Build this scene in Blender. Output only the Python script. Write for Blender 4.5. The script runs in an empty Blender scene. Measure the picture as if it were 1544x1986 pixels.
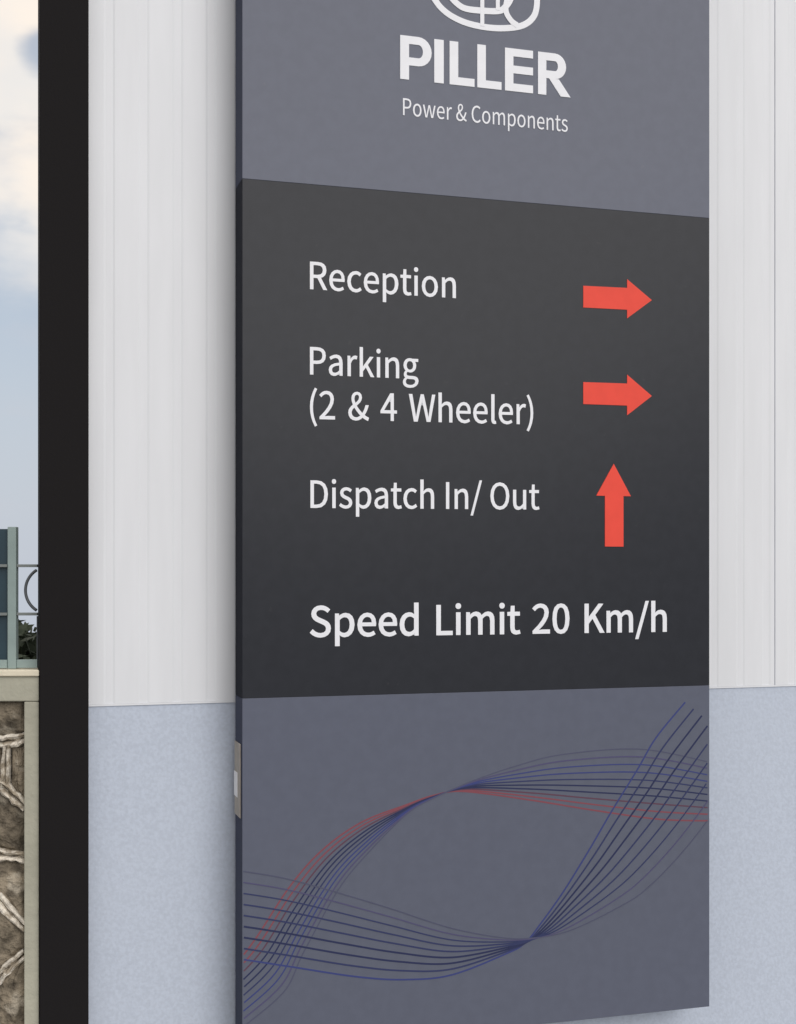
import bpy, math, random
from mathutils import Vector, Matrix, noise
random.seed(7)
S = bpy.context.scene
COL = S.collection
R = math.radians

# ---------------------------------------------------------------- camera
cam = bpy.data.cameras.new('camera')
cam.sensor_fit = 'HORIZONTAL'; cam.sensor_width = 36.0
cam.lens = 36.0 * 2600 / 1544
cam.shift_x = 0.0
cam.shift_y = 110.0 / 1544
cam.clip_start = 0.05; cam.clip_end = 20000
camo = bpy.data.objects.new('camera', cam); COL.objects.link(camo)
camo.location = (0, 0, 1.6); camo.rotation_euler = (R(90), 0, 0)
S.camera = camo

# ---------------------------------------------------------------- sun, sky, exposure
SUN = Vector((0.555, -0.86, 0.48)).normalized()
SUN_EL = math.asin(SUN.z)
SUN_AZ = math.atan2(SUN.x, SUN.y)
sl = bpy.data.lights.new('sun', 'SUN'); sl.energy = 1.4; sl.angle = R(44); sl.color = (1.0, 0.965, 0.92)
so = bpy.data.objects.new('sun', sl); COL.objects.link(so)
so.rotation_euler = SUN.to_track_quat('Z', 'Y').to_euler()
S.view_settings.view_transform = 'Standard'
S.view_settings.look = 'None'
S.view_settings.gamma = 1.0
S.view_settings.use_curve_mapping = False
S.view_settings.exposure = 0.0

W = bpy.data.worlds.new('World'); S.world = W; W.use_nodes = True
nt = W.node_tree; nt.nodes.clear()
def N(tree, typ, **kw):
    n = tree.nodes.new(typ)
    for k, v in kw.items():
        if k.startswith('i_'):
            n.inputs[int(k[2:])].default_value = v
        else:
            setattr(n, k, v)
    return n
def L(tree, a, b): tree.links.new(a, b)
def math_node(tree, op, a, b=None, clamp=False):
    n = tree.nodes.new('ShaderNodeMath'); n.operation = op; n.use_clamp = clamp
    for i, v in enumerate((a, b)):
        if v is None: continue
        if isinstance(v, (int, float)): n.inputs[i].default_value = v
        else: tree.links.new(v, n.inputs[i])
    return n.outputs[0]
def smooth(tree, v, lo, hi, tlo=0.0, thi=1.0):
    n = tree.nodes.new('ShaderNodeMapRange'); n.interpolation_type = 'SMOOTHSTEP'
    tree.links.new(v, n.inputs[0])
    n.inputs[1].default_value = lo; n.inputs[2].default_value = hi
    n.inputs[3].default_value = tlo; n.inputs[4].default_value = thi
    return n.outputs[0]
def mixc(tree, f, a, b):
    n = tree.nodes.new('ShaderNodeMix'); n.data_type = 'RGBA'
    if isinstance(f, (int, float)): n.inputs[0].default_value = f
    else: tree.links.new(f, n.inputs[0])
    for i, v in ((6, a), (7, b)):
        if isinstance(v, tuple): n.inputs[i].default_value = v
        else: tree.links.new(v, n.inputs[i])
    return n.outputs[2]
K = 10.0      # the Background runs at 0.1, so cloud colours are given ten times over
def c4(r, g, b, k=1.0): return (r*k, g*k, b*k, 1)
tc = N(nt, 'ShaderNodeTexCoord')
sky = N(nt, 'ShaderNodeTexSky', sky_type='NISHITA', sun_disc=False, sun_elevation=SUN_EL, sun_rotation=SUN_AZ)
sep = N(nt, 'ShaderNodeSeparateXYZ'); L(nt, tc.outputs['Generated'], sep.inputs[0])
elev = sep.outputs[2]
mp = N(nt, 'ShaderNodeMapping'); L(nt, tc.outputs['Generated'], mp.inputs[0])
mp.inputs['Scale'].default_value = (1.0, 1.0, 2.1); mp.inputs['Location'].default_value = (3.1, 1.7, 0.4)
nz = N(nt, 'ShaderNodeTexNoise'); L(nt, mp.outputs[0], nz.inputs[0])
nz.inputs['Scale'].default_value = 3.2; nz.inputs['Detail'].default_value = 6; nz.inputs['Roughness'].default_value = 0.52
nz2 = N(nt, 'ShaderNodeTexNoise'); L(nt, mp.outputs[0], nz2.inputs[0])
nz2.inputs['Scale'].default_value = 9.0; nz2.inputs['Detail'].default_value = 4
# pale haze low down over a physically bright clear sky
hazec = c4(0.545, 0.59, 0.67, K)
base = mixc(nt, smooth(nt, elev, 0.0, 0.50, 0.95, 0.15), sky.outputs[0], hazec)
# broken cloud deck: its underside starts about 13 degrees up
edge = math_node(nt, 'ADD', elev, math_node(nt, 'MULTIPLY', math_node(nt, 'SUBTRACT', nz.outputs[0], 0.5), 0.20))
deck = smooth(nt, edge, 0.185, 0.232)
cover = smooth(nt, nz.outputs[0], 0.30, 0.44)
mask = math_node(nt, 'MULTIPLY', deck, cover)
# one small gap of blue low in the west
gapv = N(nt, 'ShaderNodeVectorMath', operation='DISTANCE')
L(nt, tc.outputs['Generated'], gapv.inputs[0]); gapv.inputs[1].default_value = Vector((-0.262, 1, 0.392)).normalized()
gap = math_node(nt, 'ADD', gapv.outputs['Value'], math_node(nt, 'MULTIPLY', math_node(nt, 'SUBTRACT', nz2.outputs[0], 0.5), 0.04))
mask = math_node(nt, 'MULTIPLY', mask, smooth(nt, gap, 0.006, 0.022, 0.3, 1.0))
cloudc = mixc(nt, smooth(nt, nz2.outputs[0], 0.35, 0.66), c4(0.86, 0.835, 0.81, K), c4(1.0, 0.905, 0.81, K))
wisp = smooth(nt, nz2.outputs[0], 0.5, 0.7, 0.0, 0.3)
col = mixc(nt, mask, mixc(nt, wisp, base, c4(0.60, 0.61, 0.66, K)), cloudc)
bg = N(nt, 'ShaderNodeBackground'); bg.inputs[1].default_value = 0.1
L(nt, col, bg.inputs[0])
wo = N(nt, 'ShaderNodeOutputWorld'); L(nt, bg.outputs[0], wo.inputs[0])

# ---------------------------------------------------------------- materials
def mat(name, color, rough=0.6, spec=0.5, metal=0.0, var=0.0, vscale=6.0, bump=0.0, bscale=60.0, coat=0.0, coat_rough=0.1, stain=None, object_random=0.0, stretch=(1, 1, 1), detail=6):
    m = bpy.data.materials.new(name); m.use_nodes = True
    t = m.node_tree; b = t.nodes['Principled BSDF']
    b.inputs['Roughness'].default_value = rough
    b.inputs['Specular IOR Level'].default_value = spec
    b.inputs['Metallic'].default_value = metal
    b.inputs['Coat Weight'].default_value = coat; b.inputs['Coat Roughness'].default_value = coat_rough
    b.inputs['Base Color'].default_value = (*color, 1)
    tcn = N(t, 'ShaderNodeTexCoord'); mpn = N(t, 'ShaderNodeMapping'); L(t, tcn.outputs['Object'], mpn.inputs[0])
    mpn.inputs['Scale'].default_value = stretch
    out = None
    if var > 0:
        z = N(t, 'ShaderNodeTexNoise'); L(t, mpn.outputs[0], z.inputs[0])
        z.inputs['Scale'].default_value = vscale; z.inputs['Detail'].default_value = detail
        f = smooth(t, z.outputs[0], 0.3, 0.7)
        out = mixc(t, f, tuple(c*(1-var) for c in color)+(1,), tuple(min(1, c*(1+var)) for c in color)+(1,))
    if stain:
        scol, ssc, lo, hi, amt = stain
        z = N(t, 'ShaderNodeTexNoise'); L(t, mpn.outputs[0], z.inputs[0])
        z.inputs['Scale'].default_value = ssc; z.inputs['Detail'].default_value = 5
        f = smooth(t, z.outputs[0], lo, hi, 0, amt)
        out = mixc(t, f, out if out else (*color, 1), (*scol, 1))
    if object_random > 0:
        oi = N(t, 'ShaderNodeObjectInfo')
        hs = N(t, 'ShaderNodeHueSaturation')
        mr = N(t, 'ShaderNodeMapRange'); L(t, oi.outputs['Random'], mr.inputs[0])
        mr.inputs[3].default_value = 1-object_random; mr.inputs[4].default_value = 1+object_random
        L(t, mr.outputs[0], hs.inputs['Value'])
        if out: L(t, out, hs.inputs['Color'])
        else: hs.inputs['Color'].default_value = (*color, 1)
        out = hs.outputs[0]
    if out: L(t, out, b.inputs['Base Color'])
    if bump > 0:
        z = N(t, 'ShaderNodeTexNoise'); L(t, mpn.outputs[0], z.inputs[0])
        z.inputs['Scale'].default_value = bscale; z.inputs['Detail'].default_value = 5
        bp = N(t, 'ShaderNodeBump'); bp.inputs['Strength'].default_value = 1.0; bp.inputs['Distance'].default_value = bump
        L(t, z.outputs[0], bp.inputs['Height']); L(t, bp.outputs[0], b.inputs['Normal'])
    return m

M = {}
M['cladding'] = mat('white_coated_sheet', (0.79, 0.82, 0.88), 0.45, 0.4, var=0.02, vscale=9, stretch=(3, 3, .35), stain=((0.60, 0.60, 0.58), 2.6, 0.66, 0.84, 0.35), bump=0.0006, bscale=5)
M['plinth'] = mat('blue_grey_render', (0.545, 0.61, 0.735), 0.85, 0.25, var=0.05, vscale=150, detail=2, stain=((0.575, 0.64, 0.76), 2.2, 0.45, 0.75, 0.4), bump=0.0006, bscale=130)
M['roof'] = mat('grey_roof_sheet', (0.4, 0.41, 0.42), 0.6, var=0.1)
M['post'] = mat('matt_black_divider', (0.0140, 0.0130, 0.0142), 0.85, 0.12, bump=0.0003, bscale=200)
M['grey_panel'] = mat('slate_grey_laminate', (0.124, 0.138, 0.190), 0.25, 0.20, var=0.03, vscale=40, stain=((0.22, 0.225, 0.24), 60, 0.66, 0.76, 0.10), bump=0.0004, bscale=3.0)
M['dark_panel'] = mat('charcoal_laminate', (0.031, 0.034, 0.043), 0.25, 0.15, var=0.05, vscale=40, stain=((0.10, 0.10, 0.105), 60, 0.66, 0.76, 0.12), bump=0.0004, bscale=3.0)
M['grey_return'] = mat('slate_grey_return_shaded', (0.062, 0.070, 0.105), 0.8, 0.08, var=0.03, vscale=14)  # slate grey panel colour darkened to paint in the shade on the returns
M['dark_return'] = mat('charcoal_return_shaded', (0.017, 0.019, 0.028), 0.8, 0.08, var=0.03, vscale=14)  # charcoal panel colour, darkened the same way for the shaded sides
M['core'] = mat('black_sign_core', (0.02, 0.02, 0.024), 0.7)
M['white_vinyl'] = mat('white_vinyl', (0.86, 0.885, 0.96), 0.4, 0.3, var=0.02, vscale=30)
M['red_vinyl'] = mat('red_vinyl', (0.86, 0.088, 0.062), 0.45, 0.15, var=0.03, vscale=25)
M['beige'] = mat('beige_bracket', (0.38, 0.345, 0.30), 0.6, var=0.1, vscale=40)
M['label'] = mat('white_tag', (0.85, 0.85, 0.86), 0.5, var=0.03)
M['concrete'] = mat('grey_concrete', (0.455, 0.45, 0.375), 0.9, 0.2, var=0.09, vscale=7, bump=0.003, bscale=45, stain=((0.40, 0.365, 0.30), 5, 0.55, 0.8, 0.6))
M['coping'] = mat('cream_coping', (0.74, 0.69, 0.56), 0.85, 0.2, var=0.08, vscale=10, bump=0.002, bscale=50)
M['mortar'] = mat('pale_mortar', (0.74, 0.69, 0.61), 0.9, 0.2, var=0.25, vscale=90, bump=0.004, bscale=150, stain=((0.28, 0.23, 0.165), 55, 0.46, 0.62, 0.8))
M['bed'] = mat('brown_mortar_bed', (0.10, 0.085, 0.06), 0.95, 0.1, var=0.2, vscale=30)
M['stone'] = mat('brown_rubble_stone', (0.195, 0.165, 0.125), 0.85, 0.25, var=0.6, vscale=30, bump=0.016, bscale=60, object_random=0.3, stain=((0.50, 0.45, 0.37), 22, 0.56, 0.68, 0.65))
M['fence'] = mat('grey_green_steel', (0.28, 0.36, 0.355), 0.45, 0.5, var=0.06, vscale=20)
M['rail'] = mat('grey_steel_rail', (0.20, 0.225, 0.225), 0.45, 0.5, var=0.06, vscale=20)
M['ring'] = mat('dark_steel_ring', (0.085, 0.095, 0.11), 0.45, 0.5, var=0.06, vscale=20)
M['sheet'] = mat('dark_teal_sheet', (0.024, 0.052, 0.072), 0.4, 0.5, var=0.12, vscale=8)
M['leaf'] = mat('dark_leaf', (0.07, 0.088, 0.058), 0.6, 0.3, var=0.35, vscale=12)
M['stem'] = mat('brown_stem', (0.08, 0.06, 0.045), 0.9)
M['asphalt'] = mat('yard_asphalt', (0.165, 0.16, 0.15), 0.9, 0.2, var=0.2, vscale=30, bump=0.003, bscale=120)
M['earth'] = mat('dry_earth', (0.16, 0.135, 0.09), 0.95, 0.1, var=0.3, vscale=0.3, stain=((0.07, 0.085, 0.04), 0.15, 0.5, 0.7, 0.8))

# ---------------------------------------------------------------- mesh helpers
class MB:
    def __init__(s): s.v = []; s.f = []
    def box(s, x0, x1, y0, y1, z0, z1):
        b = len(s.v)
        s.v += [(x0,y0,z0),(x1,y0,z0),(x1,y1,z0),(x0,y1,z0),(x0,y0,z1),(x1,y0,z1),(x1,y1,z1),(x0,y1,z1)]
        s.f += [tuple(b+i for i in q) for q in ((0,3,2,1),(4,5,6,7),(0,1,5,4),(1,2,6,5),(2,3,7,6),(3,0,4,7))]
        return s
    def prism(s, poly, z0, z1):                       # plan polygon (counter-clockwise) raised from z0 to z1
        b = len(s.v); n = len(poly)
        s.v += [(x,y,z0) for x,y in poly] + [(x,y,z1) for x,y in poly]
        s.f.append(tuple(b+i for i in reversed(range(n)))); s.f.append(tuple(b+n+i for i in range(n)))
        for i in range(n):
            j = (i+1) % n; s.f.append((b+i, b+j, b+n+j, b+n+i))
        return s
    def face_prism(s, poly, y0, y1):                  # elevation polygon (x,z) from front y0 to back y1
        b = len(s.v); n = len(poly)
        s.v += [(x,y0,z) for x,z in poly] + [(x,y1,z) for x,z in poly]
        s.f.append(tuple(b+i for i in range(n))); s.f.append(tuple(b+n+i for i in reversed(range(n))))
        for i in range(n):
            j = (i+1) % n; s.f.append((b+j, b+i, b+n+i, b+n+j))
        return s
    def ribbon(s, pts, width, y0, y1, closed=False):  # a flat stroke in elevation, y0 its front, y1 its back
        n = len(pts); ls = []; rs = []
        for i in range(n):
            if closed: a = pts[i-1]; c = pts[(i+1) % n]
            else: a = pts[max(i-1, 0)]; c = pts[min(i+1, n-1)]
            d = Vector((c[0]-a[0], c[1]-a[1])); d.normalize(); nn = Vector((-d.y, d.x))*width/2
            ls.append((pts[i][0]+nn.x, pts[i][1]+nn.y)); rs.append((pts[i][0]-nn.x, pts[i][1]-nn.y))
        b = len(s.v)
        for (p, q) in zip(ls, rs):
            s.v += [(p[0],y0,p[1]),(q[0],y0,q[1]),(q[0],y1,q[1]),(p[0],y1,p[1])]
        m = n if closed else n-1
        for i in range(m):
            a = b+4*i; c = b+4*((i+1) % n)
            for k in range(4):
                s.f.append((a+k, a+(k+1) % 4, c+(k+1) % 4, c+k))
        if not closed:
            s.f.append((b+3, b+2, b+1, b)); e = b+4*(n-1); s.f.append((e, e+1, e+2, e+3))
        return s
    def tube(s, pts, r, seg=8, closed=False):
        n = len(pts); b = len(s.v); P = [Vector(p) for p in pts]
        for i in range(n):
            d = (P[(i+1) % n]-P[i-1]) if closed else (P[min(i+1,n-1)]-P[max(i-1,0)])
            d.normalize(); up = Vector((0,1,0)) if abs(d.y) < .9 else Vector((1,0,0))
            a = d.cross(up).normalized(); c = d.cross(a)
            for k in range(seg):
                t = 2*math.pi*k/seg; s.v.append(tuple(P[i]+a*(r*math.cos(t))+c*(r*math.sin(t))))
        for i in range(n if closed else n-1):
            for k in range(seg):
                j = (i+1) % n
                s.f.append((b+i*seg+k, b+i*seg+(k+1) % seg, b+j*seg+(k+1) % seg, b+j*seg+k))
        if not closed:
            s.f.append(tuple(b+k for k in range(seg))); s.f.append(tuple(b+(n-1)*seg+k for k in reversed(range(seg))))
        return s
    def mesh(s, name, m, smooth_=False, normals=True):
        me = bpy.data.meshes.new(name); me.from_pydata(s.v, [], s.f); me.materials.append(M[m] if isinstance(m, str) else m)
        if normals:
            import bmesh
            bm = bmesh.new(); bm.from_mesh(me); bmesh.ops.recalc_face_normals(bm, faces=bm.faces); bm.to_mesh(me); bm.free()
        if smooth_:
            me.polygons.foreach_set('use_smooth', [True]*len(me.polygons))
        return me
    def build(s, name, m, parent=None, smooth_=False, bevel=0.0, normals=True, segs=2):
        o = bpy.data.objects.new(name, s.mesh(name, m, smooth_, normals)); COL.objects.link(o)
        if parent: o.parent = parent
        if bevel > 0:
            bv = o.modifiers.new('bevel', 'BEVEL'); bv.width = bevel; bv.segments = segs; bv.limit_method = 'ANGLE'; bv.angle_limit = R(40)
        return o
def tag(o, label=None, cat=None, group=None, kind=None):
    if label: o['label'] = label
    if cat: o['category'] = cat
    if group: o['group'] = group
    if kind: o['kind'] = kind
    return o
def empty(name, loc, rz=0.0):
    o = bpy.data.objects.new(name, None); COL.objects.link(o); o.location = loc; o.rotation_euler = (0, 0, rz); o.empty_display_size = .2
    return o

# the wall and the sign run 16.8 degrees off square: local x along the wall, y into it, z up
RZ = math.atan2(0.28952522, 0.95717038)
WDIR = Vector((0.95717038, 0.28952522)); NDIR = Vector((0.28952522, -0.95717038))
SIGN0 = Vector((-0.29665692, 2.554))             # front left edge of the sign
WALL0 = SIGN0 - NDIR*0.10                        # wall face, 10 cm behind the sign face

# ---------------------------------------------------------------- ground
g = MB()
xs = [-6000, -800, -120, -30, -8, 0, 8, 30, 120, 800, 6000]
ys = [-6000, -800, -120, -20, 0, 5, 6.5, 12, 30, 120, 800, 6000]
for y in ys:
    for x in xs:
        z = -0.004
        if y > 6.5: z -= 0.13*(y-6.5)            # the plot lies on a rise: the land falls away behind it
        g.v.append((x, y, z))
for j in range(len(ys)-1):
    for i in range(len(xs)-1):
        a = j*len(xs)+i; g.f.append((a, a+1, a+1+len(xs), a+len(xs)))
tag(g.build('ground', 'earth', normals=False), kind='structure')
y_ = MB(); y_.v = [(-14,-16,0),(16,-16,0),(16,4.2,0),(-14,4.2,0)]; y_.f = [(0,1,2,3)]
tag(y_.build('yard', 'asphalt', normals=False), kind='structure')

# ---------------------------------------------------------------- building
bld = tag(empty('factory_building', (WALL0.x, WALL0.y, 0), RZ),
          'white ribbed metal clad building with a blue grey rendered base, behind the sign', 'building')
H_TOP = 4.55; Z_CLAD = 1.3397; U_L = -0.2792; U_R = 6.4
def clad_sheet(u0, u1):
    prof = [(u0, 0.0)]
    k = math.ceil((u0+0.2511)/0.0655)
    while True:
        a = -0.2511+0.0655*k; k += 1
        if a < u0+0.004: continue
        if a+0.0225 > u1-0.004: break
        prof += [(a, 0.0), (a+0.004, 0.0009), (a+0.0175, 0.0009), (a+0.0215, 0.0)]
    prof.append((u1, 0.0))
    mb = MB(); n = len(prof)
    back = [(u1, 0.003), (u0, 0.003)]
    mb.prism(prof+back, Z_CLAD, H_TOP)
    return mb.build('cladding_sheet', 'cladding', bld)
joints = [U_L, 0.1745, 1.2225, 2.2705, 3.3185, 4.3665, 5.4145, U_R]
for a, b in zip(joints[:-1], joints[1:]):
    clad_sheet(a+(0.0012 if a > U_L else 0), b-0.0012)
MB().box(U_L, U_R, 0.0034, 0.06, Z_CLAD, H_TOP).build('backing_wall', 'cladding', bld)
MB().box(U_L, U_R, -0.0006, 0.0019, Z_CLAD-0.0040, Z_CLAD-0.0002).build('drip_flashing', 'cladding', bld)
MB().box(U_L, U_R, 0.0022, 0.20, 0.0, Z_CLAD-0.001).build('plinth', 'plinth', bld)
MB().box(U_L-0.11, U_R+0.03, -0.05, 0.35, H_TOP+0.001, H_TOP+0.09).build('parapet_cap', 'roof', bld, bevel=0.006)
# side walls and roof, further back than the front can show
import_dir = Matrix.Rotation(-RZ, 2) @ Vector((-0.2, 0.98))
sx = import_dir.x/import_dir.y
D = 7.0
MB().prism([(U_L-0.085, 0.19), (U_L, 0.2005), (U_L+sx*D, D), (U_L-0.085+sx*D, D)], 0, H_TOP-0.3).build('side_wall', 'cladding', bld)
MB().prism([(U_R-0.1, 0.2005), (U_R, 0.2005), (U_R, D), (U_R-0.1, D)], 0, H_TOP-0.3).build('side_wall', 'cladding', bld)
MB().prism([(U_L+sx*D, D+0.001), (U_R, D+0.001), (U_R, D+0.2), (U_L+sx*D, D+0.2)], 0, H_TOP-0.3).build('rear_wall', 'cladding', bld)
MB().prism([(U_L, 0.201), (U_R, 0.201), (U_R, D+0.2), (U_L+sx*(D+.2), D+0.2)], H_TOP-0.299, H_TOP-0.15).build('roof', 'roof', bld)

# black divider bar, built as an added post at the wall's left end
post = empty('divider_post', (WALL0.x, WALL0.y, 0), RZ)
tag(post, 'plain matt black divider bar, built as an added square post at the left end of the white clad wall', 'post')
MB().box(-0.3709, -0.2812, -0.03, 0.07, 0.012, H_TOP-0.002).build('shaft', 'post', post, bevel=0.002)
MB().box(-0.3709-0.03, -0.2812, -0.06, 0.1, 0.0, 0.0115).build('base_plate', 'post', post)

# ---------------------------------------------------------------- sign
SB = 0.6714; ST = 3.02; SW = 1.0; SD = 0.076
sign = tag(empty('direction_sign', (SIGN0.x, SIGN0.y, 0), RZ),
           'tall grey and charcoal company direction sign with red arrows mounted on the white clad wall', 'sign')
def panel(name, z0, z1, m, label):
    o = MB().box(0, SW, 0, SD, z0, z1).build(name, m, sign, bevel=0.0005)
    o['label'] = label
    o.data.materials.append(M[m.replace('panel', 'return')])      # folded returns are matt, with side shade put into their darker colour
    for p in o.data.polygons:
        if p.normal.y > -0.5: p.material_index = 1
    return o
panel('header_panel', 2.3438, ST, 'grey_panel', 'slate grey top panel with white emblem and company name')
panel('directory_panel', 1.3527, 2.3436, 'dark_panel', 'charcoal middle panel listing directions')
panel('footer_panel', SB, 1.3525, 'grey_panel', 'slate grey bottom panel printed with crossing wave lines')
MB().box(0.004, SW-0.004, 0.004, SD-0.003, SB+0.01, ST-0.01).build('core', 'core', sign)
MB().box(0.12, 0.88, SD+0.0005, 0.0995, SB+0.25, SB+0.31).build('mounting_rail', 'beige', sign)
MB().box(0.12, 0.88, SD+0.0005, 0.0995, SB+1.85, SB+1.91).build('mounting_rail', 'beige', sign)
MB().box(-0.001, SW+0.001, -0.001, SD, ST+0.0005, ST+0.012).build('cap', 'core', sign)
# small bracket on the left return
br = MB().box(-0.0022, -0.0003, 0.012, 0.074, 1.1216, 1.2641).build('side_bracket', 'beige', sign, bevel=0.001)
MB().box(-0.0034, -0.0024, 0.036, 0.073, 1.158, 1.206).build('tag_plate', 'label', br, bevel=0.0008)

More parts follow.
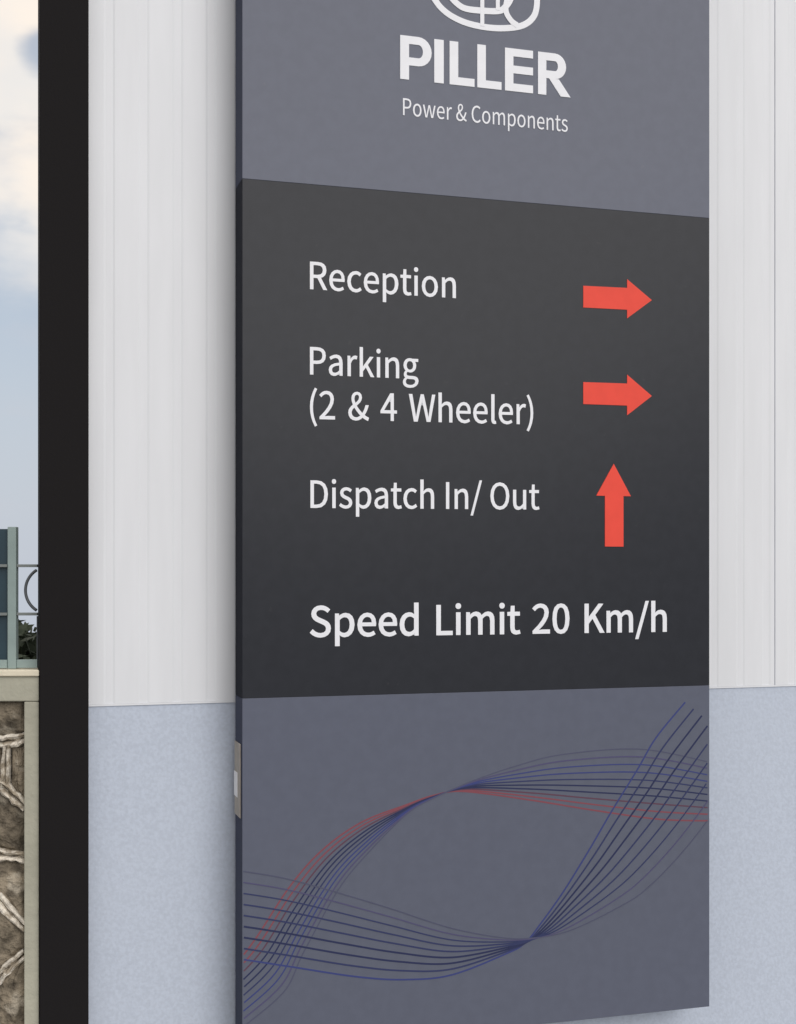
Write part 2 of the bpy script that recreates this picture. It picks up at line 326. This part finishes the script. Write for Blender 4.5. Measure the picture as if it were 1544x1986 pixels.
GLYPHS = {' ':(235,[]),'&':(714,[[272,-14,357,-3,430,28,494,75,556,35,615,5,671,-14,696,66,651,82,603,107,553,140,595,202,632,269,662,340,687,415,598,415,577,351,552,292,523,238,489,188,435,236,384,289,336,345,294,404,358,452,413,504,452,563,467,632,449,711,398,764,316,784,244,770,188,731,152,674,140,603,146,545,163,485,190,422,133,379,84,329,50,271,38,200,55,114,103,46,177,2],[431,125,385,92,335,71,284,63,206,81,152,130,131,205,144,261,179,310,229,355,272,293,322,234,375,177],[258,467,239,515,226,560,222,604,233,661,266,701,317,716,359,704,382,673,390,630,371,568,324,516]]),'(':(355,[[251,-206,310,-180,251,-63,209,62,185,193,176,327,185,459,209,590,251,715,310,832,251,859,186,739,138,611,107,475,97,327,107,178,138,41,186,-86]]),')':(355,[[104,-206,169,-86,217,41,248,178,258,327,248,475,217,611,169,739,104,859,44,832,103,715,146,590,171,459,180,327,171,193,146,62,103,-63,44,-180]]),'/':(412,[[12,-188,82,-188,396,834,327,834]]),'0':(583,[[292,-14,391,11,467,86,515,211,532,388,515,562,467,686,391,759,292,784,193,759,117,686,69,562,53,388,69,211,117,86,193,11],[292,64,232,83,186,141,156,242,145,388,156,532,186,632,232,690,292,708,352,690,398,632,428,532,439,388,428,242,398,141,352,83]]),'2':(583,[[46,0,530,0,530,83,317,83,191,76,315,201,410,323,472,441,494,558,478,651,433,722,362,768,269,784,201,776,142,753,90,718,42,671,98,617,144,663,198,694,257,706,337,686,384,632,399,554,378,450,313,335,203,205,46,57]]),'4':(583,[[357,0,447,0,447,212,550,212,550,289,447,289,447,770,341,770,21,275,21,212,357,212],[357,289,121,289,296,551,358,665,362,665,357,525]]),'C':(670,[[396,-14,466,-6,529,15,584,50,632,97,579,159,527,112,468,82,400,71,301,94,225,157,177,256,161,388,178,517,228,615,304,677,403,699,465,689,517,664,561,626,613,689,560,736,489,770,402,784,267,756,158,677,87,552,61,384,86,217,156,92,263,13]]),'D':(723,[[106,0,303,0,456,26,569,102,637,224,661,388,637,551,568,671,455,745,298,770,106,770],[203,80,203,691,290,691,409,671,494,613,544,517,561,388,544,258,494,161,409,101,290,80]]),'I':(308,[[106,0,203,0,203,770,106,770]]),'K':(679,[[106,0,203,0,203,244,335,401,566,0,674,0,396,478,638,770,527,770,205,383,203,383,203,770,106,770]]),'L':(570,[[106,0,540,0,540,83,203,83,203,770,106,770]]),'O':(779,[[390,-14,523,14,627,94,694,221,718,388,694,554,627,678,523,756,390,784,257,756,153,678,85,554,61,388,85,221,153,94,257,14],[390,71,295,94,223,157,177,257,161,388,177,517,223,615,295,677,390,699,484,677,556,615,602,517,619,388,602,257,556,157,484,94]]),'P':(665,[[106,0,203,0,203,307,330,307,445,321,535,364,593,438,613,544,593,650,534,720,443,758,326,770,106,770],[203,386,203,691,313,691,402,684,466,660,504,615,517,544,505,473,468,423,406,395,317,386]]),'R':(667,[[203,404,203,691,332,691,434,678,497,635,519,555,497,471,434,421,332,404],[528,0,638,0,442,337,513,365,568,410,603,473,616,555,596,656,540,722,455,759,347,770,106,770,106,0,203,0,203,327,341,327]]),'S':(626,[[319,-14,428,3,510,50,563,119,581,205,569,280,535,336,485,378,422,411,313,458,253,486,205,526,185,587,203,646,253,685,329,699,396,690,454,665,504,627,555,689,510,727,456,757,395,777,329,784,232,768,155,726,104,662,86,580,101,506,138,450,188,410,243,382,353,334,419,302,465,260,482,196,463,131,408,87,320,71,242,83,170,117,108,167,50,100,105,53,169,17,241,-6]]),'W':(922,[[190,0,306,0,420,464,459,640,463,640,501,464,618,0,735,0,894,770,801,770,718,351,676,101,670,101,616,351,508,770,419,770,313,351,258,101,254,101,208,351,127,770,27,770]]),'a':(591,[[228,-14,296,-2,359,27,417,68,420,68,429,0,507,0,507,351,496,447,461,521,400,568,310,585,222,573,146,545,86,511,123,444,173,474,230,496,294,505,366,484,402,431,412,361,255,334,146,291,83,230,62,148,84,60,142,5],[255,64,204,73,168,102,154,154,168,205,211,245,290,276,412,297,412,139,359,97,308,72]]),'c':(536,[[321,-14,388,-5,451,20,506,58,464,123,425,94,380,74,330,66,258,82,202,126,166,195,153,285,167,374,204,444,261,488,333,504,375,498,412,481,446,455,495,518,451,551,396,576,329,585,224,565,137,506,77,412,55,285,75,158,131,65,216,6]]),'d':(651,[[291,-14,356,-2,415,27,464,67,467,67,476,0,555,0,555,836,458,836,458,617,463,519,414,554,363,577,303,585,209,564,130,504,76,410,56,285,72,158,120,64,194,6],[312,67,245,82,196,125,165,194,154,286,167,375,203,444,255,488,319,504,366,498,412,479,458,444,458,145,411,101,363,76]]),'e':(582,[[328,-14,399,-6,461,15,515,44,481,108,437,84,390,68,338,63,264,77,205,117,166,180,149,263,534,263,538,317,523,428,479,512,407,566,310,585,215,564,133,505,76,410,55,285,76,159,134,65,221,7],[148,331,167,406,204,462,254,497,312,508,388,488,437,428,454,331]]),'g':(592,[[289,-263,408,-247,499,-204,557,-141,578,-65,565,-4,528,38,466,62,379,70,267,70,207,79,176,100,167,132,172,160,185,182,204,201,288,181,370,195,436,234,481,297,497,379,491,426,475,466,451,497,567,497,567,570,369,570,288,585,206,571,138,530,92,466,75,381,86,318,113,266,149,228,149,224,119,197,96,161,86,118,93,77,111,46,138,24,138,19,92,-18,63,-62,54,-110,71,-175,119,-223,194,-253],[288,246,228,262,184,309,167,381,184,453,227,499,288,515,350,499,393,453,410,381,393,309,349,262],[303,-196,214,-184,157,-150,138,-97,143,-64,162,-31,195,0,269,-8,368,-8,431,-15,470,-38,483,-81,461,-137,398,-180]]),'h':(638,[[97,0,193,0,193,414,246,462,295,491,349,501,410,485,446,436,457,349,457,0,553,0,553,361,542,457,510,528,456,571,378,585,306,572,244,538,189,489,193,607,193,836,97,836]]),'i':(289,[[97,0,193,0,193,570,97,570],[145,688,178,696,201,718,209,752,201,785,178,806,145,814,112,806,90,785,82,752,90,718,112,696]]),'k':(580,[[97,0,191,0,191,150,298,275,465,0,569,0,354,340,544,570,437,570,195,270,191,270,191,836,97,836]]),'l':(298,[[197,-14,253,-5,239,68,220,66,206,70,197,83,193,107,193,836,97,836,97,113,107,45,140,1]]),'m':(973,[[97,0,193,0,193,414,244,463,291,492,336,501,396,485,431,436,442,349,442,0,538,0,538,414,589,463,637,492,682,501,741,485,776,436,788,349,788,0,883,0,883,361,873,457,841,528,787,571,711,585,644,571,582,533,522,476,491,534,439,572,364,585,299,572,240,537,187,487,185,487,175,570,97,570]]),'n':(641,[[97,0,193,0,193,414,246,462,295,491,349,501,410,485,446,436,457,349,457,0,553,0,553,361,542,457,510,528,456,571,378,585,306,572,243,537,187,487,185,487,175,570,97,570]]),'o':(637,[[318,-14,418,6,502,65,560,158,582,285,560,412,502,506,418,565,318,585,218,565,134,506,76,412,55,285,76,158,134,65,218,6],[318,66,251,82,199,126,165,195,153,285,165,374,199,444,251,488,318,504,386,488,438,444,472,374,484,285,472,195,438,126,386,82]]),'p':(651,[[97,-241,193,-241,193,-47,190,53,242,16,295,-6,348,-14,441,7,520,67,575,164,596,294,581,414,537,506,466,564,369,585,304,574,242,544,187,504,185,504,175,570,97,570],[332,67,290,73,243,91,193,126,193,426,246,469,296,495,345,504,414,489,461,446,488,380,496,293,483,198,449,127,397,83]]),'r':(408,[[97,0,193,0,193,367,237,444,286,486,336,499,392,489,410,572,349,585,288,570,233,529,187,466,185,466,175,570,97,570]]),'s':(492,[[246,-14,335,0,400,36,439,90,453,155,437,224,397,271,342,304,279,329,219,353,174,383,157,428,168,469,203,499,263,511,310,504,352,486,392,460,438,520,389,553,329,576,262,585,178,573,116,538,78,487,65,423,90,344,153,292,231,258,293,233,342,199,361,150,349,105,312,73,249,61,186,70,131,93,80,129,34,65,94,25,167,-3]]),'t':(396,[[275,-14,381,7,362,80,297,64,245,77,217,114,209,173,209,493,364,493,364,570,209,570,209,731,129,731,119,570,28,565,28,493,113,493,113,176,122,98,149,38,199,0]]),'u':(638,[[264,-14,335,-1,396,35,452,89,455,89,462,0,542,0,542,570,446,570,446,166,395,111,346,79,292,69,231,85,196,134,185,221,185,570,88,570,88,209,99,113,131,43,185,1]]),'w':(842,[[187,0,298,0,379,306,418,472,423,472,462,308,544,0,661,0,815,570,723,570,640,241,605,82,600,82,560,241,471,570,377,570,288,241,250,82,245,82,211,241,126,570,28,570]])}
def text_line(name, s, u0, u1, base, cap, bold=0.0, m='white_vinyl', slant=0.0, gap=1.0):
    pen = 0; cs = []; owner = []; wi = 0
    for ch in s:
        adv, cons = GLYPHS[ch]
        if ch == ' ': wi += 1
        owner += [wi]*len(cons)
        for c in cons: cs.append([(pen+c[i], c[i+1]) for i in range(0, len(c), 2)])
        pen += adv*(gap if ch == ' ' else 1)
    x0 = min(p[0] for c in cs for p in c); x1 = max(p[0] for c in cs for p in c)
    sx_ = (u1-u0-2*bold)/(x1-x0); sy_ = (cap-2*bold)/770.0
    words = []
    for c, wi in zip(cs, owner):
        while len(words) <= wi: words.append([])
        words[wi].append([(u0+bold+(q[0]-x0)*sx_, base+bold+q[1]*sy_+slant*(q[0]-x0)*sx_) for q in c])
    area = lambda c: sum(c[i-1][0]*c[i][1]-c[i][0]*c[i-1][1] for i in range(len(c)))
    for word, cs in zip(s.split(' '), words):
        cu = bpy.data.curves.new(name, 'CURVE'); cu.dimensions = '2D'; cu.fill_mode = 'BOTH'; cu.extrude = 0.0004
        sgn = 1 if area(max(cs, key=lambda c: abs(area(c)))) > 0 else -1
        for c in cs:
            c = [p for i, p in enumerate(c) if math.dist(p, c[i-1]) > 1e-5]
            sp = cu.splines.new('POLY'); sp.points.add(len(c)-1); sp.use_cyclic_u = True
            for i, p in enumerate(sp.points):
                a, b_, d_ = Vector(c[i-1]), Vector(c[i]), Vector(c[(i+1) % len(c)])
                e1 = (b_-a).normalized(); e2 = (d_-b_).normalized()
                n1 = Vector((e1.y, -e1.x))*sgn; n2 = Vector((e2.y, -e2.x))*sgn
                h = n1+n2; q = b_+(h*(bold/max(0.5, 1+n1.dot(n2))) if bold else h*0)
                p.co = (q.x, q.y, 0, 1)
        tmp = bpy.data.objects.new('tmp', cu); COL.objects.link(tmp)
        dg = bpy.context.evaluated_depsgraph_get()
        me = bpy.data.meshes.new_from_object(tmp.evaluated_get(dg))
        bpy.data.objects.remove(tmp); bpy.data.curves.remove(cu)
        me.transform(Matrix(((1,0,0,0),(0,0,-1,-0.0006),(0,1,0,0),(0,0,0,1))))   # stand it up, face to -y
        me.name = name; me.materials.clear(); me.materials.append(M[m])
        o = bpy.data.objects.new(name, me); COL.objects.link(o); o.parent = sign
        o['label'] = 'white lettering reading ' + word
text_line('lettering', 'Reception', 0.1318, 0.4305, 2.1405, 0.0535, 0.0005)
text_line('lettering', 'Parking', 0.1318, 0.3522, 1.9755, 0.0535, 0.0005)
text_line('lettering', '(2 & 4 Wheeler)', 0.1318, 0.5970, 1.8895, 0.0545, 0.0005, slant=0.008, gap=1.5)
text_line('lettering', 'Dispatch In/ Out', 0.1328, 0.6106, 1.7175, 0.0535, 0.0005, slant=0.006)
text_line('lettering', 'Speed Limit 20 Km/h', 0.1318, 0.8991, 1.4675, 0.0605, 0.0012, gap=1.4)
text_line('lettering', 'Power & Components', 0.3200, 0.6733, 2.4955, 0.0335, 0.0, slant=0.0)
# company name: heavy block capitals, each letter cut on its own
ZB, ZT = 2.5665, 2.6530; TK = 0.0182; TH = 0.0158; YF, YB = -0.0012, -0.0001
def arc(cx, cz, rx, rz, a0, a1, n=12):
    return [(cx+rx*math.cos(R(a0+(a1-a0)*i/n)), cz+rz*math.sin(R(a0+(a1-a0)*i/n))) for i in range(n+1)]
def letter_bowl(mb, u, right, ztop, zbot):
    # ring-shaped bowl between outer and inner D outlines
    rx = (ztop-zbot)/2
    cz = (ztop+zbot)/2; cx = right-rx*0.95
    outer = [(u+TK, ztop)] + arc(cx, cz, rx*.95, rx, 90, -90) + [(u+TK, zbot)]
    ri = rx-TH
    inner = [(u+TK, ztop-TH)] + arc(cx, cz, rx*.95-TK, ri, 90, -90) + [(u+TK, zbot+TH)]
    n = len(outer); b = len(mb.v)
    for p, q in zip(outer, inner):
        mb.v += [(p[0],YF,p[1]),(q[0],YF,q[1]),(q[0],YB,q[1]),(p[0],YB,p[1])]
    for i in range(n-1):
        a = b+4*i; c = a+4
        for k in range(4): mb.f.append((a+k, a+(k+1) % 4, c+(k+1) % 4, c+k))
def rect(mb, a, b, c, d): mb.face_prism([(a, c), (b, c), (b, d), (a, d)], YF, YB)
def cap_letter(ch, u0, u1):
    mb = MB()
    if ch != 'I': rect(mb, u0, u0+TK, ZB, ZT)
    if ch == 'I': rect(mb, u0, u1, ZB, ZT)
    if ch == 'P': letter_bowl(mb, u0, u1, ZT, ZB+0.0285)
    if ch == 'L': rect(mb, u0+TK, u1, ZB, ZB+TH)
    if ch == 'E':
        for z in (ZB, (ZB+ZT-TH)/2+.001, ZT-TH): rect(mb, u0+TK, u1, z, z+TH)
    if ch == 'R':
        letter_bowl(mb, u0, u1-0.010, ZT, ZB+0.0345)
        mb.face_prism([(u0+TK+.006, ZB+0.0345), (u1-0.022, ZB), (u1, ZB), (u1-0.026, ZB+0.0345)], YF, YB)
    o = mb.build('capital_letter', 'white_vinyl', sign)
    o['label'] = 'white block capital ' + ch
for ch, a, b in (('P', 0.3142, 0.3795), ('I', 0.3850, 0.4048), ('L', 0.4172, 0.4700), ('L', 0.4760, 0.5280), ('E', 0.5355, 0.5965), ('R', 0.6075, 0.6795)):
    cap_letter(ch, a, b)

# emblem: a globe of looping lines
def smooth_pts(P, closed=False, sub=6):
    n = len(P); out = []
    rng = range(n if closed else n-1)
    for i in rng:
        if closed: p0, p1, p2, p3 = P[i-1], P[i], P[(i+1) % n], P[(i+2) % n]
        else: p0, p1, p2, p3 = P[max(i-1,0)], P[i], P[i+1], P[min(i+2,n-1)]
        for j in range(sub):
            t = j/sub
            out.append(tuple(0.5*((2*b)+(-a+c)*t+(2*a-5*b+4*c-d)*t*t+(-a+3*b-3*c+d)*t**3) for a, b, c, d in zip(p0, p1, p2, p3)))
    if not closed: out.append(P[-1])
    return out
EA = [(0.3741,2.7499),(0.3881,2.7291),(0.4011,2.7153),(0.4207,2.7033),(0.448,2.6941),(0.4809,2.6897),(0.5197,2.6901),(0.5587,2.6968),(0.5835,2.708),(0.5993,2.7256),(0.6049,2.7473),(0.6038,2.7734),(0.5925,2.8034),(0.5643,2.8312),(0.5252,2.8469),(0.4809,2.8513),(0.4261,2.8367),(0.3881,2.8029),(0.372,2.7701)]
EB = [(0.3990,2.8000),(0.3985,2.7750),(0.4060,2.7560),(0.4174,2.743),(0.4327,2.7294),(0.4512,2.7214),(0.4864,2.7215),(0.523,2.7255),(0.5380,2.7375),(0.5480,2.7544),(0.5510,2.78),(0.53,2.81),(0.487,2.822),(0.435,2.817)]
EC = [(0.5560,2.7950),(0.5470,2.7680),(0.5385,2.7440),(0.5380,2.7250),(0.5487,2.7090),(0.5621,2.7010)]
emb = bpy.data.objects.new('emblem', None)
mb = MB(); mb.ribbon(smooth_pts(EA, True), 0.0125, -0.0011, -0.0001, True)
emb = mb.build('emblem', 'white_vinyl', sign); emb['label'] = 'white line globe emblem'
def estroke(P, w_, yo):
    MB().ribbon(smooth_pts(P), w_, -0.0011-yo, -0.0001-yo*0.5).build('emblem_stroke', 'white_vinyl', emb)
EBm = EB[:4] + EB[4:]
MB().ribbon(smooth_pts(EB, True), 0.0125, -0.0013, -0.0002, True).build('emblem_stroke', 'white_vinyl', emb)
estroke(EC, 0.0115, 0.0004)
estroke([(0.4864,2.8500),(0.4864,2.6905)], 0.0085, 0.0006)
estroke([(0.5197,2.8480),(0.5197,2.7265)], 0.0085, 0.0008)
estroke([(0.4010,2.7700),(0.60,2.7760)], 0.0085, 0.0010)

# red arrows
def arrow(pts, t):
    o = MB().face_prism(pts, -0.0012, -0.0001).build('arrow', 'red_vinyl', sign); o['label'] = t
arrow([(0.7079,2.1375),(0.8073,2.1385),(0.8073,2.1205),(0.8643,2.1617),(0.8073,2.2020),(0.8073,2.1838),(0.7079,2.1822)], 'red arrow pointing right beside Reception')
arrow([(0.7079,1.9388),(0.8073,1.9392),(0.8073,1.9190),(0.8643,1.9612),(0.8073,2.0035),(0.8073,1.9850),(0.7079,1.9840)], 'red arrow pointing right beside Parking')
arrow([(0.7568,1.6459),(0.7990,1.6459),(0.7990,1.7508),(0.8160,1.7508),(0.7767,1.8175),(0.7372,1.7508),(0.7568,1.7508)], 'red arrow pointing up beside Dispatch')

# printed wave lines: two fans of lines that pinch and cross
R1a = [(-0.004,0.8567),(0.0288,0.8973),(0.0942,0.9904),(0.1574,1.0551),(0.2351,1.1038),(0.327,1.1334),(0.3871,1.1498),(0.448,1.1541),(0.5936,1.1293),(0.7358,1.1009),(0.8823,1.0749),(1.0001,1.0652)]
R1b = [(0.004,0.7283),(0.0821,0.788),(0.1196,0.8593),(0.1904,0.9778),(0.255,1.0492),(0.327,1.1141),(0.3760,1.1405),(0.4622,1.173),(0.5587,1.1999),(0.6642,1.2197),(0.8381,1.2235),(1.0001,1.1899)]
R2a = [(-0.004,0.8567),(0.0942,0.8336),(0.2226,0.8034),(0.3206,0.7887),(0.4207,0.789),(0.5375,0.8215),(0.579,0.84),(0.614,0.8771),(0.6642,0.9388),(0.7218,1.0208),(0.772,1.0968),(0.831,1.1808),(0.8751,1.2469),(0.9426,1.3184)]
R2b = [(-0.004,1.0246),(0.075,1.0066),(0.1574,0.9801),(0.2877,0.9336),(0.4207,0.8827),(0.535,0.8540),(0.603,0.8490),(0.655,0.8530),(0.7050,0.8655),(0.7873,0.897),(0.8452,0.9262),(0.9208,0.9881),(1.0001,1.0718),(1.10,1.200)]
INK = {}
def ink(c):
    if c not in INK: INK[c] = mat('print_ink', c, 0.25, 0.22)
    return INK[c]
red = (0.24, 0.080, 0.105); mar = (0.125, 0.065, 0.10); navy = (0.044, 0.054, 0.135); dnavy = (0.034, 0.042, 0.105); blue = (0.055, 0.070, 0.22); viol = (0.095, 0.092, 0.185); pale = (0.095, 0.102, 0.165)
deck = 0
def clip(P):
    out = []
    for i, p in enumerate(P):
        if 0.0015 <= p[0] <= 0.9985 and SB+.003 < p[1] < 1.3195: out.append(p)
    return out
def fan(A, B, cols, wd):
    global deck
    n = len(cols)
    for k, c in enumerate(cols):
        t = k/(n-1)
        P = [(a[0]*(1-t)+b[0]*t, a[1]*(1-t)+b[1]*t) for a, b in zip(A, B)]
        P = clip(smooth_pts(P, sub=16))
        deck += 1
        MB().ribbon(P, wd[k], -0.0002-0.00003*deck, 0.0004).build('wave_line', ink(c), sign)
fan(R1a, R1b, [red, red, mar, dnavy, dnavy, navy, blue, blue, viol, pale], [.0032, .0030, .0028, .0028, .0028, .0026, .0026, .0024, .0028, .0022])
fan(R2a, R2b, [blue, navy, dnavy, dnavy, navy, navy, navy, viol, pale], [.0032, .0032, .0034, .0034, .0030, .0028, .0024, .0022, .002])

# ---------------------------------------------------------------- boundary wall with stone panels beside the post
YW = 2.525; Q = 0.56; PX = YW/2600.0
def X(px): return (px-772)*PX
def Z(py): return 1.6-(py-1103)*PX
def wavy(k, x):                                     # joint heights across the panel (px down the photo), x in px
    if k == 0: return 1352
    base = [1352, 1437, 1548, 1666, 1782, 1873, 2015, 2155, 2300, 2440, 2595, 2745][k]
    s = [0, -0.05, 0.95, 0.0, 1.15, -0.75, 0.2, -0.1, 0.15, -0.2, 0.1, 0][k]
    if k == 11: return 2745
    w = 26*math.sin(x*0.021+k*1.9)-26*math.sin(22*0.021+k*1.9)
    damp = min(1.0, abs(x-22)/70.0)
    return base + s*(x-22)*max(0.0, 1-max(0, abs(x-22)-30)/60.0 if abs(x-22) > 30 else 1) + w*damp
stone_panels = []
bwall = tag(empty('boundary_wall', (X(-150), YW, 0)), 'grey concrete framed boundary wall with brown rubble stone panels, under the steel fence', 'wall')
def lx(px): return X(px)-X(-150)
PF = WALL0 + WDIR*(-0.3709) + NDIR*0.03              # front left corner of the added black post
def post_x(y): return PF.x - 0.0008 + (y - PF.y)*(-0.30248) - X(-150)   # its left face, met by the wall end
def end_box(x0, y0, y1, z0, z1):
    return MB().prism([(x0, y0), (post_x(YW+y0), y0), (post_x(YW+y1), y1), (x0, y1)], z0, z1)
# frame: columns and the beam over the panels, proud of the stones
end_box(lx(46.5), 0, 0.112, 0, Z(1361)).build('column', 'concrete', bwall, bevel=0.0022)
MB().box(lx(-400), lx(-330), 0, 0.112, 0, Z(1361)).build('column', 'concrete', bwall, bevel=0.0022)
end_box(lx(-1000), -0.001, 0.113, Z(1361)+0.0006, Z(1312)).build('beam', 'concrete', bwall, bevel=0.0022)
end_box(lx(-1000), -0.007, 0.120, Z(1312)+0.0004, Z(1299)).build('coping', 'coping', bwall, bevel=0.0022)
MB().box(lx(-1000), lx(46)-0.0, 0.042, 0.106, 0, Z(1361)-.001).build('rubble_core', 'bed', bwall)
def bulge(poly, front, back, name, parent):
    cx = sum(p[0] for p in poly)/len(poly); cz = sum(p[1] for p in poly)/len(poly)
    mb = MB(); n = len(poly); rings = [(1.0, back), (0.97, front+0.009), (0.80, front+0.0034), (0.45, front+0.0006)]
    for f, y in rings:
        for (px_, pz) in poly:
            j = 0.0 if f == 1.0 else random.uniform(-0.0026, 0.0026)
            mb.v.append((cx+(px_-cx)*f, y+j, cz+(pz-cz)*f))
    mb.v.append((cx, front+random.uniform(-.0026, .0026), cz)); top = len(mb.v)-1
    for r in range(3):
        for i in range(n):
            j = (i+1) % n; mb.f.append((r*n+i, r*n+j, (r+1)*n+j, (r+1)*n+i))
    for i in range(n): mb.f.append((3*n+i, 3*n+(i+1) % n, top))
    return mb.build(name, 'stone', parent)
def mortar_strip(pts, wpx=24):
    # raised pointing with a groove along its middle, following a joint
    w_ = wpx*PX; n = len(pts); mb = MB()
    prof = [(-0.5, 0.060), (-0.46, 0.028), (-0.30, 0.020), (-0.10, 0.030), (0.0, 0.052), (0.10, 0.031), (0.30, 0.020), (0.46, 0.029), (0.5, 0.060)]
    for i in range(n):
        a = pts[max(i-1, 0)]; c = pts[min(i+1, n-1)]
        d = Vector((c[0]-a[0], c[1]-a[1])).normalized(); nn = Vector((-d.y, d.x))
        ww = w_*random.uniform(0.75, 1.2)
        for t, y in prof:
            mb.v.append((pts[i][0]+nn.x*ww*t, y*Q+random.uniform(-.0026, .0026), pts[i][1]+nn.y*ww*t))
    m_ = len(prof)
    for i in range(n-1):
        for k in range(m_-1):
            mb.f.append((i*m_+k, i*m_+k+1, (i+1)*m_+k+1, (i+1)*m_+k))
    return mb.build('mortar_joint', 'mortar', bwall)
def rubble(pa, pb, shift):
    courses = 11
    for k in range(courses):
        cuts = []
        x = pb
        if k % 2 == 0: x = pb
        first = [118, 38, 150, 105, 140, 90, 130, 75, 150, 100, 60][k]
        edges = [pb]
        cur = pb-first
        while cur > pa+55:
            edges.append(cur); cur -= random.uniform(85, 165)
        edges.append(pa)
        for a, b in zip(edges[1:], edges[:-1]):
            ga = 7 if a > pa else 0; gb = 7 if b < pb else 0
            xs_ = [a+ga+(b-gb-a-ga)*i/5 for i in range(6)]
            topl = [(x_+random.uniform(-2, 2)*(0 < i < 5), wavy(k, x_-shift)+(8 if k else 0)+random.uniform(-2, 3)) for i, x_ in enumerate(xs_)]
            botl = [(x_+random.uniform(-2, 2)*(0 < i < 5), wavy(k+1, x_-shift)-8+random.uniform(-3, 2)) for i, x_ in enumerate(xs_)]
            poly = topl + botl[::-1]
            bulge([(lx(p), Z(q)) for p, q in poly], 0.0165+random.uniform(-.002, .0035), 0.0415, 'stone', bwall)
            if a > pa:
                za = wavy(k, a-shift)+6; zb = wavy(k+1, a-shift)-6
                mortar_strip([(lx(a+random.uniform(-5, 5)), Z(za+(zb-za)*i/4)) for i in range(5)], 17)
    for k in range(1, courses):
        seg = [pa+(pb-pa)*i/40 for i in range(41)]
        for s in range(0, 40, 8):
            mortar_strip([(lx(x_), Z(wavy(k, x_-shift)+random.uniform(-2, 2))) for x_ in seg[s:s+9]], 24)
rubble(-328, 46, 0)
rubble(-700, -402, -446)
MB().box(lx(-1000), lx(-702), 0.0, 0.112, 0, Z(1361)).build('column', 'concrete', bwall, bevel=0.0022)

# ---------------------------------------------------------------- steel fence on the wall
FY = YW+0.03
fence = tag(empty('steel_fence', (X(-150), FY, Z(1299))), 'grey green steel fence with ring pattern and dark teal sheet, standing on the stone wall', 'fence')
k = FY/YW                                             # the fence stands a little behind the wall face
def fz(py): return (1.6-(py-1103)*PX*k)-Z(1299)
def fx(px): return (px-772)*PX*k-X(-150)
def px_end(y): return post_x(FY+y)
def post_at(a, b): MB().box(fx(a), fx(b), -0.009, 0.009, 0.0004, fz(1022)).build('post', 'fence', fence, bevel=0.0012)
post_at(17, 33.5); post_at(-420, -403.5)
for (a, b, m) in ((1094.5, 1101, 'rail'), (1188, 1194.5, 'rail'), (1279, 1296, 'fence')):
    MB().box(fx(-900), fx(17)-.0003, -0.0125, -0.0065, fz(b)+.001, fz(a)).build('rail', m, fence, bevel=0.0006)
    MB().box(fx(33.5)+.0003, px_end(0.003), -0.006, 0.002, fz(b)+.001, fz(a)).build('rail', m, fence, bevel=0.0006)
MB().box(fx(-402), fx(16.5), -0.002, 0.001, 0.003, fz(1026)).build('sheet_panel', 'sheet', fence)
MB().box(fx(-900), fx(-421), -0.002, 0.001, 0.003, fz(1026)).build('sheet_panel', 'sheet', fence)
c_ = (fx(96), -0.002, fz(1144.7)); r_ = 46*PX*k
ringp = [(c_[0]+r_*math.cos(R(a)), c_[1], c_[2]+r_*math.sin(R(a))) for a in range(94, 268, 4)]
ringp = [p for p in ringp if p[0] < px_end(-0.002)-0.001]
MB().tube(ringp, 0.0029, 8).build('ring', 'ring', fence, smooth_=True)   # its half ring dies into the post
MB().box(fx(71.5), px_end(0.003)-0.0003, -0.002, 0.003, fz(1279)+.0003, fz(1194.5)-.0003).build('picket', 'ring', fence)

# ---------------------------------------------------------------- shrubs behind the fence
def shrub(cx, cy, top, rad, label, seed):
    rnd = random.Random(seed)
    root = tag(empty('shrub', (cx, cy, 0)), label, 'shrub', 'shrubs behind the steel fence')
    st = MB()
    for i in range(7):
        a = rnd.uniform(0, 6.28); r = rnd.uniform(.1, .55)*rad
        st.tube([(0.04*math.cos(a), 0.04*math.sin(a), -0.02), (r*.4*math.cos(a), r*.4*math.sin(a), top*.4), (r*math.cos(a), r*math.sin(a), top*.85)], 0.009, 5)
    st.build('stem', 'stem', root)
    lf = MB()
    for i in range(11000):
        a = rnd.uniform(0, 6.283); h = rnd.random()**0.7
        lump = 0.8+0.25*math.sin(3*a+seed)+0.15*math.sin(7*a+seed*2)
        r = rad*lump*math.sqrt(max(0.02, 1-(h*1.05-.35)**2*1.4))*rnd.uniform(.45, 1.0)
        p = Vector((r*math.cos(a), r*math.sin(a), top*(0.12+0.80*h)+0.10*top*math.sin(5*a)*rnd.uniform(-.4, .8)*h*.5))
        if cx+p.x > -0.742-0.2041*(cy+p.y-2.726)+0.004: continue      # kept clear of the building's side
        d = Vector((rnd.gauss(0, 1), rnd.gauss(0, 1), rnd.gauss(.2, 1))).normalized(); e = d.orthogonal().normalized()
        e = Matrix.Rotation(rnd.uniform(0, 6.28), 3, d) @ e; s = rnd.uniform(.014, .03)
        f = d.cross(e)
        b = len(lf.v); lf.v += [tuple(p-e*s), tuple(p+f*s*.45), tuple(p+e*s), tuple(p-f*s*.45)]; lf.f.append((b, b+1, b+2, b+3))
    lf.build('foliage', 'leaf', root, normals=False)
shrub(-1.03, 3.45, 1.545, .30, 'dark green shrub showing low between the post and the ring of the fence', 4)
shrub(-1.95, 3.6, 1.35, .36, 'dark green shrub behind the teal sheet of the fence', 9)
